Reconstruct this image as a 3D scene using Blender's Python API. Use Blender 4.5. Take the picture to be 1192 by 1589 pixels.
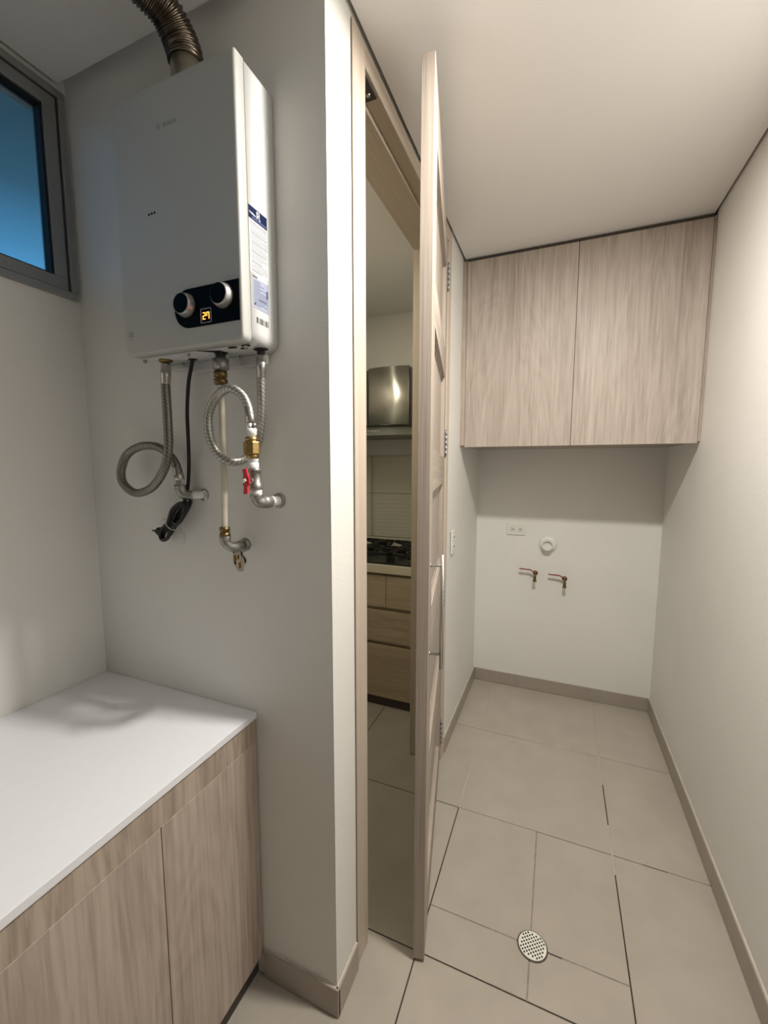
import bpy, bmesh, math, random
from mathutils import Vector, Matrix
random.seed(7)
for _o in list(bpy.data.objects): bpy.data.objects.remove(_o)
S = bpy.context.scene
COL = S.collection

# ------------------------------------------------------------------ camera
cd = bpy.data.cameras.new('camera'); cam = bpy.data.objects.new('camera', cd); COL.objects.link(cam)
cd.sensor_fit = 'VERTICAL'; cd.sensor_height = 36; cd.lens = 36*649.91/1589; cd.clip_start = 0.02
_r = Vector((0.92404402, 0.38228441, 0.00113173)); _u = Vector((-0.04187728, 0.09828074, 0.99427722)); _w = Vector((-0.37998545, 0.91880331, -0.10682476))
cam.matrix_world = Matrix.Translation((0, 0, 1.5)) @ Matrix((_r, _u, -_w)).transposed().to_4x4()
S.camera = cam

# ------------------------------------------------------------------ world: dusk sky
W = bpy.data.worlds.new('dusk'); S.world = W; W.use_nodes = True
nt = W.node_tree; nt.nodes.clear()
wo = nt.nodes.new('ShaderNodeOutputWorld'); bg = nt.nodes.new('ShaderNodeBackground')
tc = nt.nodes.new('ShaderNodeTexCoord'); sx = nt.nodes.new('ShaderNodeSeparateXYZ'); cr = nt.nodes.new('ShaderNodeValToRGB')
nt.links.new(tc.outputs['Generated'], sx.inputs[0]); nt.links.new(sx.outputs['Z'], cr.inputs[0])
nt.links.new(cr.outputs[0], bg.inputs[0]); nt.links.new(bg.outputs[0], wo.inputs[0])
e = cr.color_ramp.elements
e[0].position = 0.0; e[0].color = (0.018, 0.026, 0.030, 1)
e[1].position = 1.0; e[1].color = (0.014, 0.035, 0.05, 1)
for p_, c_ in ((0.03, (0.07, 0.28, 0.50)), (0.30, (0.07, 0.27, 0.52)), (0.36, (0.045, 0.17, 0.31)), (0.44, (0.021, 0.068, 0.11)), (0.54, (0.013, 0.036, 0.052))):
    q = cr.color_ramp.elements.new(p_); q.color = (*c_, 1)
bg.inputs['Strength'].default_value = 1.0

# ------------------------------------------------------------------ lights
def area(name, loc, size, power, color, rot=(0, 0, 0), shape='DISK', sy=None):
    l = bpy.data.lights.new(name, 'AREA'); l.shape = shape; l.size = size; l.energy = power; l.color = color
    if sy: l.size_y = sy
    o = bpy.data.objects.new(name, l); COL.objects.link(o); o.location = loc; o.rotation_euler = rot
    return o
area('hall_lamp_light', (0.10, 1.015, 2.548), 0.12, 20.0, (1.0, 0.95, 0.875))
area('kitchen_lamp_light', (-1.12, 1.50, 2.55), 0.07, 4.0, (1.0, 0.91, 0.70), shape='RECTANGLE', sy=0.9)

vs = S.view_settings; vs.view_transform = 'Standard'; vs.look = 'None'; vs.gamma = 1; vs.use_curve_mapping = False
vs.exposure = 0.71

# ------------------------------------------------------------------ materials
def P(m): return m.node_tree.nodes['Principled BSDF']
def mat(name, col, rough=0.5, metal=0.0, spec=0.5, noise=0.0, nscale=20, bump=0.0, bscale=200, emit=None, estr=0, coat=0):
    m = bpy.data.materials.new(name); m.use_nodes = True; b = P(m); N = m.node_tree.nodes; L = m.node_tree.links
    b.inputs['Base Color'].default_value = (*col, 1); b.inputs['Roughness'].default_value = rough
    b.inputs['Metallic'].default_value = metal; b.inputs['Specular IOR Level'].default_value = spec
    b.inputs['Coat Weight'].default_value = coat
    if emit: b.inputs['Emission Color'].default_value = (*emit, 1); b.inputs['Emission Strength'].default_value = estr
    t = N.new('ShaderNodeTexCoord')
    if noise:
        n = N.new('ShaderNodeTexNoise'); n.inputs['Scale'].default_value = nscale; n.inputs['Detail'].default_value = 5
        r = N.new('ShaderNodeValToRGB')
        r.color_ramp.elements[0].position = 0.3; r.color_ramp.elements[1].position = 0.7
        r.color_ramp.elements[0].color = (*[c*(1-noise) for c in col], 1); r.color_ramp.elements[1].color = (*[min(1, c*(1+noise)) for c in col], 1)
        L.new(t.outputs['Object'], n.inputs['Vector']); L.new(n.outputs['Fac'], r.inputs[0]); L.new(r.outputs[0], b.inputs['Base Color'])
    if bump:
        n = N.new('ShaderNodeTexNoise'); n.inputs['Scale'].default_value = bscale; n.inputs['Detail'].default_value = 3
        bp = N.new('ShaderNodeBump'); bp.inputs['Strength'].default_value = bump; bp.inputs['Distance'].default_value = 0.002
        L.new(t.outputs['Object'], n.inputs['Vector']); L.new(n.outputs['Fac'], bp.inputs['Height']); L.new(bp.outputs[0], b.inputs['Normal'])
    return m

def wood(name, stops, sx=28, sz=1.6, along='Z', fine=90, cath=0.55, rough=0.5, seed=0.0):
    """laminate oak: long fibres along one axis, blotches and cathedral rings"""
    m = bpy.data.materials.new(name); m.use_nodes = True; b = P(m); N = m.node_tree.nodes; L = m.node_tree.links
    b.inputs['Roughness'].default_value = rough; b.inputs['Specular IOR Level'].default_value = 0.4
    t = N.new('ShaderNodeTexCoord')
    def mapn(a, c):
        mp = N.new('ShaderNodeMapping'); v = {'Z': (a, a, c), 'X': (c, a, a), 'Y': (a, c, a)}[along]
        mp.inputs['Scale'].default_value = v; mp.inputs['Location'].default_value = (seed, seed*1.7, seed*.6)
        L.new(t.outputs['Object'], mp.inputs['Vector']); return mp
    def noise(mp, sc, det, dist=0.0):
        n = N.new('ShaderNodeTexNoise'); n.inputs['Scale'].default_value = sc; n.inputs['Detail'].default_value = det
        n.inputs['Distortion'].default_value = dist; L.new(mp.outputs[0], n.inputs['Vector']); return n.outputs['Fac']
    def math_(op, a, b_, c=None):
        q = N.new('ShaderNodeMath'); q.operation = op
        for i, v in enumerate((a, b_, c)):
            if v is None: continue
            if isinstance(v, (int, float)): q.inputs[i].default_value = v
            else: L.new(v, q.inputs[i])
        return q.outputs[0]
    bands = noise(mapn(sx*0.6, sz*0.6), 1.0, 4, 0.3)
    fibre = noise(mapn(fine, sz*2.2), 1.0, 4, 0.4)
    blob = noise(mapn(4.6, 0.9), 1.0, 2, 0.5)
    rings = math_('SINE', math_('MULTIPLY', blob, 95.0), None)
    fib2 = noise(mapn(fine*3, sz*9), 1.0, 2)
    v = math_('ADD', math_('MULTIPLY', bands, 0.45), math_('MULTIPLY', fibre, 0.55))
    v = math_('ADD', v, math_('MULTIPLY', math_('MULTIPLY', rings, 0.10*cath), fibre))
    v = math_('ADD', v, math_('MULTIPLY', math_('SUBTRACT', fib2, 0.5), 0.18))
    r = N.new('ShaderNodeValToRGB'); L.new(v, r.inputs[0]); el = r.color_ramp.elements
    el[0].position = stops[0][0]; el[0].color = (*stops[0][1], 1); el[1].position = stops[-1][0]; el[1].color = (*stops[-1][1], 1)
    for p_, c_ in stops[1:-1]:
        q = el.new(p_); q.color = (*c_, 1)
    L.new(r.outputs[0], b.inputs['Base Color'])
    bp = N.new('ShaderNodeBump'); bp.inputs['Strength'].default_value = 0.15; bp.inputs['Distance'].default_value = 0.001
    L.new(v, bp.inputs['Height']); L.new(bp.outputs[0], b.inputs['Normal'])
    return m

M = {}
M['wall'] = mat('wall_paint', (0.80, 0.79, 0.755), 0.7, noise=0.02, nscale=3, bump=0.25, bscale=140)
M['ceil'] = mat('ceiling_paint', (0.79, 0.775, 0.76), 0.75, bump=0.15, bscale=170)
M['tile'] = mat('floor_tile', (0.445, 0.403, 0.345), 0.17, noise=0.045, nscale=7, bump=0.06, bscale=400)
M['basetile'] = mat('baseboard_tile_shaded', (0.385, 0.34, 0.29), 0.42, noise=0.05, nscale=9)  # same tile as the floor, its colour lowered to include wall-foot shade
M['grout_light'] = mat('grout_light', (0.60, 0.55, 0.47), 0.9, noise=0.12, nscale=30)
M['grout_dark'] = mat('grout_dark', (0.055, 0.045, 0.035), 0.9, noise=0.3, nscale=60)
M['grout_mid'] = mat('grout_stained', (0.30, 0.26, 0.21), 0.9, noise=0.25, nscale=60)
M['wood_up'] = wood('oak_pale', [(0.30, (0.30, 0.25, 0.212)), (0.45, (0.40, 0.342, 0.295)), (0.58, (0.47, 0.412, 0.360)), (0.75, (0.53, 0.472, 0.415))])
M['wood_low'] = wood('oak_grey', [(0.28, (0.29, 0.232, 0.192)), (0.45, (0.40, 0.328, 0.275)), (0.58, (0.475, 0.398, 0.337)), (0.75, (0.53, 0.45, 0.385))], seed=3.3)
M['wood_rail'] = wood('oak_rail', [(0.25, (0.25, 0.20, 0.155)), (0.5, (0.40, 0.33, 0.265)), (0.75, (0.50, 0.42, 0.345))], sx=45, sz=3, seed=8.1, cath=1.2)
M['wood_door'] = wood('oak_door', [(0.30, (0.23, 0.190, 0.158)), (0.45, (0.37, 0.315, 0.268)), (0.56, (0.43, 0.370, 0.315)), (0.72, (0.53, 0.465, 0.40))], sx=90, sz=0.9, fine=260, cath=0.05, seed=1.2)
M['wood_doorx'] = wood('oak_door_cross', [(0.30, (0.23, 0.190, 0.158)), (0.45, (0.37, 0.315, 0.268)), (0.56, (0.43, 0.370, 0.315)), (0.72, (0.53, 0.465, 0.40))], sx=90, sz=0.9, fine=260, cath=0.05, seed=1.9, along='X')
M['wood_frame'] = wood('oak_frame', [(0.25, (0.50, 0.42, 0.345)), (0.5, (0.59, 0.50, 0.415)), (0.75, (0.66, 0.57, 0.475))], sx=60, sz=0.8, fine=220, cath=0.05, seed=5.2)
M['wood_head'] = wood('oak_frame_head', [(0.25, (0.47, 0.40, 0.33)), (0.5, (0.56, 0.48, 0.40)), (0.75, (0.62, 0.54, 0.45))], sx=60, sz=0.8, fine=220, cath=0.05, seed=5.9, along='Y')
M['wood_kit'] = wood('oak_kitchen', [(0.25, (0.36, 0.29, 0.19)), (0.5, (0.50, 0.415, 0.29)), (0.75, (0.58, 0.49, 0.355))], seed=9.0, along='X')
M['edge'] = mat('door_edge_band', (0.30, 0.245, 0.20), 0.6)
M['counter'] = mat('white_counter', (0.80, 0.815, 0.86), 0.22, noise=0.01, nscale=60, spec=0.5)
M['counter_edge'] = mat('counter_edge', (0.62, 0.62, 0.62), 0.35)
M['kcounter'] = mat('cream_counter', (0.72, 0.67, 0.52), 0.35, noise=0.03, nscale=60)
M['black'] = mat('black_gap', (0.02, 0.018, 0.015), 0.8)
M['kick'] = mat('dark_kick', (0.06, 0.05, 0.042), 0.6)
M['alu'] = mat('aluminium', (0.36, 0.36, 0.35), 0.38, 0.75)
M['gasket'] = mat('gasket', (0.008, 0.008, 0.009), 0.6)
M['enamel'] = mat('white_enamel', (0.58, 0.59, 0.58), 0.5)
M['cover'] = mat('white_enamel_shaded', (0.49, 0.495, 0.475), 0.45)  # casing's white enamel, darkened to paint in the shade on the front
M['seam'] = mat('seam', (0.25, 0.25, 0.25), 0.6)
M['panelblack'] = mat('gloss_black', (0.002, 0.002, 0.002), 0.3, spec=0.06)
M['knobring'] = mat('knob_silver', (0.42, 0.42, 0.42), 0.35, 0.6)
M['digit'] = mat('digit', (0.3, 0.02, 0), 0.5, emit=(1.0, 0.22, 0.03), estr=5)
M['printgrey'] = mat('print_grey', (0.05, 0.05, 0.05), 0.6)
M['printlight'] = mat('print_light', (0.075, 0.077, 0.085), 0.6)
M['printlilac'] = mat('print_lilac', (0.09, 0.10, 0.19), 0.6)
M['labelw'] = mat('label_white', (0.62, 0.62, 0.63), 0.6)
M['logo'] = mat('logo_grey', (0.34, 0.345, 0.33), 0.5)
M['labelb'] = mat('label_blue', (0.0015, 0.009, 0.05), 0.6, spec=0.1)
M['labelv'] = mat('label_violet', (0.045, 0.05, 0.16), 0.6)
M['labelz'] = mat('label_bluish', (0.30, 0.33, 0.43), 0.6)
M['greysticker'] = mat('grey_sticker', (0.36, 0.36, 0.36), 0.4)
M['steel'] = mat('steel', (0.55, 0.54, 0.52), 0.28, 1.0)
M['chrome'] = mat('chrome', (0.75, 0.74, 0.72), 0.16, 1.0)
M['galv'] = mat('galvanised', (0.34, 0.34, 0.32), 0.42, 0.85, noise=0.2, nscale=90)
M['brass'] = mat('brass', (0.42, 0.30, 0.12), 0.34, 0.95, noise=0.15, nscale=120)
M['brassdark'] = mat('brass_aged', (0.20, 0.14, 0.055), 0.42, 0.9, noise=0.25, nscale=120)
M['ptfe'] = mat('ptfe_tape', (0.86, 0.86, 0.86), 0.6, bump=0.5, bscale=500)
M['red'] = mat('red_handle', (0.62, 0.02, 0.035), 0.4)
M['redhandle'] = mat('red_lever', (0.22, 0.03, 0.02), 0.5)
M['cord'] = mat('black_cord', (0.008, 0.008, 0.008), 0.5)
M['wire'] = mat('tie_wire', (0.55, 0.55, 0.53), 0.4, 0.3)
M['pipe'] = mat('cream_pipe', (0.66, 0.61, 0.50), 0.25, noise=0.12, nscale=25)
M['duct'] = mat('duct_foil', (0.13, 0.105, 0.080), 0.30, 1.0, noise=0.35, nscale=30)
M['spigot'] = mat('spigot', (0.60, 0.56, 0.45), 0.35, 0.9, noise=0.25, nscale=18)
M['hoodsteel'] = mat('hood_steel', (0.70, 0.68, 0.62), 0.30, 1.0)
_b = P(M['hoodsteel']); _b.inputs['Anisotropic'].default_value = 0.95; _b.inputs['Anisotropic Rotation'].default_value = 0.25; _t = M['hoodsteel'].node_tree.nodes.new('ShaderNodeTangent'); _t.direction_type = 'RADIAL'; _t.axis = 'Z'; M['hoodsteel'].node_tree.links.new(_t.outputs[0], _b.inputs['Tangent'])
M['hooddark'] = mat('hood_trim', (0.02, 0.02, 0.018), 0.25)
M['hoodgrey'] = mat('hood_panel', (0.24, 0.25, 0.22), 0.4, 0.4)
M['ctop'] = mat('cooktop_steel', (0.20, 0.205, 0.18), 0.35, 0.7)
M['iron'] = mat('cast_iron', (0.008, 0.008, 0.008), 0.55)
M['splash'] = mat('splash_tile', (0.66, 0.64, 0.54), 0.28)
M['splashgrout'] = mat('splash_grout', (0.33, 0.31, 0.25), 0.8)
M['plastic'] = mat('white_plastic', (0.78, 0.77, 0.72), 0.35)
M['slot'] = mat('slot_dark', (0.03, 0.028, 0.025), 0.6)
M['drainw'] = mat('drain_plate', (0.80, 0.78, 0.70), 0.4)
M['hole'] = mat('dark_hole', (0.01, 0.009, 0.008), 0.9)
M['pvc'] = mat('pvc_white', (0.80, 0.80, 0.77), 0.35)
M['plaster'] = mat('raw_plaster', (0.55, 0.48, 0.38), 0.9, noise=0.3, nscale=60)
M['ochre'] = mat('ochre_stain', (0.33, 0.17, 0.045), 0.9, noise=0.4, nscale=120)
M['catch'] = mat('grey_metal', (0.12, 0.12, 0.12), 0.4, 0.7)
M['lampglow'] = mat('lamp_diffuser', (0.9, 0.88, 0.8), 0.5, emit=(1, 0.9, 0.75), estr=2.0)

# braided hose: steel weave with dark ticks, from the tube's own UV
def hose_mat(name, base, dark):
    m = bpy.data.materials.new(name); m.use_nodes = True; b = P(m); N = m.node_tree.nodes; L = m.node_tree.links
    b.inputs['Metallic'].default_value = 0.8; b.inputs['Roughness'].default_value = 0.38
    t = N.new('ShaderNodeUVMap')
    mp = N.new('ShaderNodeMapping'); mp.inputs['Scale'].default_value = (1, 1, 1); L.new(t.outputs[0], mp.inputs[0])
    br = N.new('ShaderNodeTexBrick'); br.inputs['Scale'].default_value = 1.0
    br.inputs['Brick Width'].default_value = 0.5; br.inputs['Row Height'].default_value = 0.125
    br.inputs['Mortar Size'].default_value = 0.012; br.inputs['Mortar Smooth'].default_value = 0.3
    w = N.new('ShaderNodeTexWave'); w.bands_direction = 'DIAGONAL'; w.inputs['Scale'].default_value = 1.1; w.inputs['Distortion'].default_value = 0.6
    L.new(mp.outputs[0], w.inputs[0])
    r = N.new('ShaderNodeValToRGB'); r.color_ramp.elements[0].position = 0.02; r.color_ramp.elements[0].color = (*dark, 1)
    r.color_ramp.elements[1].position = 0.28; r.color_ramp.elements[1].color = (*base, 1)
    L.new(w.outputs['Fac'], r.inputs[0]); L.new(r.outputs[0], b.inputs['Base Color'])
    n = N.new('ShaderNodeTexNoise'); n.inputs['Scale'].default_value = 9; L.new(mp.outputs[0], n.inputs[0])
    bp = N.new('ShaderNodeBump'); bp.inputs['Strength'].default_value = 0.4; bp.inputs['Distance'].default_value = 0.001
    L.new(n.outputs['Fac'], bp.inputs['Height']); L.new(bp.outputs[0], b.inputs['Normal'])
    return m
M['hose'] = hose_mat('braided_hose_dull', (0.25, 0.24, 0.215), (0.13, 0.125, 0.11))
M['hose2'] = hose_mat('braided_hose_bright', (0.48, 0.47, 0.44), (0.22, 0.215, 0.20))

# window glass: lightly tinted clear pane
g = bpy.data.materials.new('window_glass'); g.use_nodes = True; N = g.node_tree.nodes; L = g.node_tree.links; N.clear()
o_ = N.new('ShaderNodeOutputMaterial'); tr = N.new('ShaderNodeBsdfTransparent'); gl = N.new('ShaderNodeBsdfGlossy'); mx = N.new('ShaderNodeMixShader')
tr.inputs[0].default_value = (0.9, 0.95, 0.97, 1); gl.inputs['Roughness'].default_value = 0.05; mx.inputs[0].default_value = 0.06
L.new(tr.outputs[0], mx.inputs[1]); L.new(gl.outputs[0], mx.inputs[2]); L.new(mx.outputs[0], o_.inputs[0])
M['glass'] = g

# ------------------------------------------------------------------ mesh helpers
OFF = {}
def new(): return bmesh.new()
def box(bm, a, b, bev=0.0, seg=2, mi=0):
    x0, y0, z0 = a; x1, y1, z1 = b
    x0, x1 = sorted((x0, x1)); y0, y1 = sorted((y0, y1)); z0, z1 = sorted((z0, z1))
    vs_ = [bm.verts.new(p) for p in ((x0,y0,z0),(x1,y0,z0),(x1,y1,z0),(x0,y1,z0),(x0,y0,z1),(x1,y0,z1),(x1,y1,z1),(x0,y1,z1))]
    fs = [bm.faces.new([vs_[i] for i in f]) for f in ((0,3,2,1),(4,5,6,7),(0,1,5,4),(1,2,6,5),(2,3,7,6),(3,0,4,7))]
    for f in fs: f.material_index = mi
    if bev:
        es = list({e for f in fs for e in f.edges})
        bmesh.ops.bevel(bm, geom=es, offset=bev, segments=seg, affect='EDGES', profile=0.5)
    return vs_
def frame_axes(d):
    d = d.normalized(); a = Vector((0, 0, 1)) if abs(d.z) < 0.9 else Vector((1, 0, 0))
    x = d.cross(a).normalized(); return x, d.cross(x).normalized()
def cyl(bm, a, b, r0, r1=None, n=20, cap=True, mi=0):
    a = Vector(a); b = Vector(b); r1 = r0 if r1 is None else r1
    x, y = frame_axes(b-a)
    ra = [bm.verts.new(a + (x*math.cos(t)+y*math.sin(t))*r0) for t in [2*math.pi*i/n for i in range(n)]]
    rb = [bm.verts.new(b + (x*math.cos(t)+y*math.sin(t))*r1) for t in [2*math.pi*i/n for i in range(n)]]
    for i in range(n):
        f = bm.faces.new((ra[i], ra[(i+1) % n], rb[(i+1) % n], rb[i])); f.smooth = n > 8; f.material_index = mi
    if cap:
        f = bm.faces.new(list(reversed(ra))); f.material_index = mi
        f = bm.faces.new(rb); f.material_index = mi
def lathe(bm, a, b, prof, n=24, cap=True):
    """prof: (t along axis in metres, radius)"""
    a = Vector(a); b = Vector(b); d = (b-a).normalized(); x, y = frame_axes(d); rings = []
    for t, r in prof:
        rings.append([bm.verts.new(a + d*t + (x*math.cos(q)+y*math.sin(q))*r) for q in [2*math.pi*i/n for i in range(n)]])
    for r0, r1 in zip(rings, rings[1:]):
        for i in range(n):
            f = bm.faces.new((r0[i], r0[(i+1) % n], r1[(i+1) % n], r1[i])); f.smooth = n > 8
    if cap:
        bm.faces.new(list(reversed(rings[0]))); bm.faces.new(rings[-1])
def smooth_path(pts, k=8):
    P_ = [Vector(p) for p in pts]; out = []
    for i in range(len(P_)-1):
        p0 = P_[max(i-1, 0)]; p1 = P_[i]; p2 = P_[i+1]; p3 = P_[min(i+2, len(P_)-1)]
        for j in range(k):
            t = j/k
            out.append(0.5*((2*p1) + (p2-p0)*t + (2*p0-5*p1+4*p2-p3)*t*t + (3*p1-p0-3*p2+p3)*t**3))
    out.append(P_[-1]); return out
def resample(path, step):
    out = [path[0]]; acc = 0.0
    for a, b in zip(path, path[1:]):
        L_ = (b-a).length; s = step-acc
        while s <= L_ and L_ > 0:
            out.append(a+(b-a)*(s/L_)); s += step
        acc = (acc+L_) % step if L_ else acc
    return out
def sweep(bm, path, r, n=12, uv=False):
    """r: number or function of length"""
    uvl = bm.loops.layers.uv.verify() if uv else None
    d = (path[1]-path[0]).normalized(); x, y = frame_axes(d); rings = []; s = 0.0; ss = []
    for i, p in enumerate(path):
        if i: s += (p-path[i-1]).length
        dn = (path[min(i+1, len(path)-1)]-path[max(i-1, 0)]).normalized()
        x = (x - dn*x.dot(dn)).normalized(); y = dn.cross(x)
        rr = r(s) if callable(r) else r
        rings.append([bm.verts.new(p+(x*math.cos(q)+y*math.sin(q))*rr) for q in [2*math.pi*j/n for j in range(n)]]); ss.append(s)
    for k, (r0, r1) in enumerate(zip(rings, rings[1:])):
        for i in range(n):
            f = bm.faces.new((r0[i], r0[(i+1) % n], r1[(i+1) % n], r1[i])); f.smooth = True
            if uv:
                for lp, (u_, v_) in zip(f.loops, ((ss[k], i), (ss[k], i+1), (ss[k+1], i+1), (ss[k+1], i))):
                    lp[uvl].uv = (u_*60, v_*2.0/n)
    bm.faces.new(list(reversed(rings[0]))); bm.faces.new(rings[-1])
def prism(bm, pts, ext, mi=0):
    """closed polygon pts (3D) extruded by vector ext"""
    ext = Vector(ext); a = [bm.verts.new(p) for p in pts]; b = [bm.verts.new(Vector(p)+ext) for p in pts]
    n = len(pts); fs = [bm.faces.new(a), bm.faces.new(list(reversed(b)))]
    for i in range(n): fs.append(bm.faces.new((a[i], b[i], b[(i+1) % n], a[(i+1) % n])))
    for f in fs: f.material_index = mi
    bmesh.ops.recalc_face_normals(bm, faces=fs)
def wpos(o): return OFF.get(o.name, Vector((0, 0, 0)))
def obj(name, bm, m, parent=None, loc=None, local=False, label=None, kind=None):
    bmesh.ops.recalc_face_normals(bm, faces=bm.faces) if not local else None
    off = Vector((0, 0, 0))
    if parent is not None: off = wpos(parent)
    elif loc is not None: off = Vector(loc)
    if not local and off.length: bmesh.ops.translate(bm, verts=bm.verts, vec=-off)
    me = bpy.data.meshes.new(name); bm.to_mesh(me); bm.free()
    for q in (m if isinstance(m, (list, tuple)) else [m]): me.materials.append(M[q])
    o = bpy.data.objects.new(name, me); COL.objects.link(o)
    if parent is not None: o.parent = parent; OFF[o.name] = off
    else: o.location = off; OFF[o.name] = off
    if label: o['label'] = label
    if kind: o['kind'] = kind
    return o
def tag(o, label, cat, group=None):
    o['label'] = label; o['category'] = cat
    if group: o['group'] = group
    return o
def thing(name, loc, label, cat, group=None, rotz=0):
    o = bpy.data.objects.new(name, None); COL.objects.link(o); o.empty_display_size = 0.05
    o.location = loc; o.rotation_euler = (0, 0, rotz); OFF[o.name] = Vector(loc)
    return tag(o, label, cat, group)
def struct(name, bm, m, **k):
    o = obj(name, bm, m, **k); o['kind'] = 'structure'; return o
def boxes(*bs, bev=0.0):
    bm = new()
    for a, b in bs: box(bm, a, b, bev)
    return bm

CZ = 2.572      # ceiling height
XL, XH, XR = -1.36, -0.50, 0.58   # window wall, door wall, right wall
YM, YB, YR = 0.876, 2.88, -3.40   # heater wall, back wall, rear wall

# ------------------------------------------------------------------ room shell
struct('wall_back', boxes(((-1.50, YB, 0), (0.70, YB+.12, 2.70))), 'wall')
struct('wall_right', boxes(((XR, YR-.1, 0), (XR+.12, YB, 2.70))), 'wall')
struct('wall_rear', boxes(((-1.50, YR-.12, 0), (XR, YR, 2.70))), 'wall')
struct('wall_middle', boxes(((-1.50, YM, 0), (XH, 0.996, 2.70))), 'wall')
struct('wall_door', boxes(((-0.66, 2.02, 0), (XH, YB, 2.70)), ((-0.66, 0.996, 2.560), (XH-.001, 2.02, 2.70))), 'wall')
wy0, wy1, wz0, wz1 = -0.90, 0.868, 1.992, 2.556
struct('wall_left', boxes(((XL-.14, YR, 0), (XL, YM, wz0)), ((XL-.14, YR, wz1), (XL, YM, 2.70)), ((XL-.14, YR, wz0), (XL, wy0, wz1)), ((XL-.14, wy1, wz0), (XL, YM, wz1))), 'wall')
struct('wall_kitchen', boxes(((-1.50, 0.996, 0), (-1.38, YB, 2.70))), 'wall')
# ceilings: a slab, and plaster boards hung below it leaving the dark perimeter shadow gap
gp = 0.011
struct('ceiling', boxes(((-1.50, YR-.12, CZ+.03), (XR+.12, YB+.1, CZ+.12)),
       ((XL+gp, YR+gp, CZ), (XH+gp, YM-.026, CZ+.031)), ((XH+gp, YR+gp, CZ), (XR-gp, YB-gp, CZ+.031)),
       ), 'ceil')
struct('ceiling_kitchen', boxes(((-1.38, 0.996, CZ), (-0.66, YB, CZ+.12))), 'ceil')

# ------------------------------------------------------------------ floor: grout bed with separate tiles
fl = struct('floor', boxes(((-1.50, YR-.12, -0.08), (XR+.12, YB+.12, -0.0045))), 'grout_light')
GX = [-1.375, -0.945, -0.345, 0.258, XR]
GY = [YR, -3.095, -2.495, -1.895, -1.295, -0.695, -0.095, 0.505, 1.105, 1.705, 2.305, YB]
jw = 0.0021
def tile(x0, x1, y0, y1, corner=None):
    bm = new(); box(bm, (x0+jw, y0+jw, -0.0052), (x1-jw, y1-jw, 0.0), 0.0007, 1)
    return obj('tile', bm, 'tile', fl)
for i in range(len(GX)-1):
    for j in range(len(GY)-1):
        x0, x1, y0, y1 = GX[i], GX[i+1], GY[j], GY[j+1]
        if (i, j) == (2, 8):
            for a in ((x0, -0.019, y0, 1.256), (-0.019, x1, y0, 1.256), (x0, -0.019, 1.256, y1), (-0.019, x1, 1.256, y1)): tile(*a)
        else: tile(x0, x1, y0, y1)
def gline(x0, y0, x1, y1, m):
    bm = new(); h = jw*0.92
    if abs(x1-x0) > abs(y1-y0): box(bm, (x0, y0-h, -0.0045), (x1, y0+h, -0.0012))
    else: box(bm, (x0-h, y0, -0.0045), (x0+h, y1, -0.0012))
    obj('grout_line', bm, m, fl)
for a in ((-0.5, 1.105, 0.58, 1.105, 'grout_dark'), (-1.36, 0.505, 0.58, 0.505, 'grout_dark'), (-0.345, 0.3, -0.345, 1.70, 'grout_dark'),
          (-0.5, 1.705, -0.345, 1.705, 'grout_dark'), (-0.345, 1.705, -0.019, 1.705, 'grout_mid'), (-0.019, 1.30, -0.019, 1.705, 'grout_mid'),
          (-0.019, 1.105, -0.019, 1.21, 'grout_mid'), (0.03, 1.256, 0.075, 1.256, 'grout_dark'), (0.075, 1.256, 0.258, 1.256, 'grout_mid'),
          (0.258, 1.05, 0.258, 1.62, 'grout_dark'), (0.258, 1.86, 0.258, 2.10, 'grout_dark'), (0.36, 1.705, 0.44, 1.705, 'grout_dark'),
          (0.44, 1.705, 0.56, 1.705, 'grout_mid'), (-0.345, 1.256, -0.06, 1.256, 'grout_mid'), (0.258, 0.3, 0.258, 1.05, 'grout_mid'),
          (-1.37, 1.705, -0.5, 1.705, 'grout_dark'), (-1.37, 1.105, -0.5, 1.105, 'grout_dark'), (-0.945, 1.0, -0.945, 2.3, 'grout_dark')):
    gline(*a)

# ------------------------------------------------------------------ baseboards of cut tile
BH = 0.088
def baseboard(name, segs, axis, c, side):
    """segs: list of (a,b) along axis; c: wall plane; side: +1/-1 direction into room"""
    bm = new(); t = 0.0065
    A, B = segs[0][0], segs[-1][1]
    if axis == 'x': box(bm, (A, c, 0), (B, c+side*t, BH-.001))
    else: box(bm, (c, A, 0), (c+side*t, B, BH-.001))
    root = struct(name, bm, 'grout_light')
    for a, b in segs:
        bm = new()
        if axis == 'x': box(bm, (a+.0012, c+side*t*.6, 0.002), (b-.0012, c+side*.0095, BH), 0.0012, 1)
        else: box(bm, (c+side*t*.6, a+.0012, 0.002), (c+side*.0095, b-.0012, BH), 0.0012, 1)
        obj('tile', bm, 'basetile', root)
baseboard('baseboard_back', [(-0.49, -0.341), (-0.341, -0.233), (-0.233, 0.265), (0.265, 0.57)], 'x', YB, -1)
baseboard('baseboard_right', [(-3.39, -2.50), (-2.50, -1.90), (-1.90, -1.30), (-1.30, -0.70), (-0.70, -0.10), (-0.10, 0.50), (0.50, 1.10), (1.10, 1.70), (1.70, 2.30), (2.30, 2.87)], 'y', XR, -1)
baseboard('baseboard_door_wall', [(2.022, 2.305), (2.305, 2.87)], 'y', XH, 1)
baseboard('baseboard_middle', [(-0.742, -0.4905)], 'x', YM, -1)
baseboard('baseboard_corner', [(0.868, 0.994)], 'y', XH, 1)
baseboard('baseboard_rear', [(-1.35, -0.9), (-0.9, -0.3), (-0.3, 0.3), (0.3, 0.57)], 'x', YR, 1)

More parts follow.
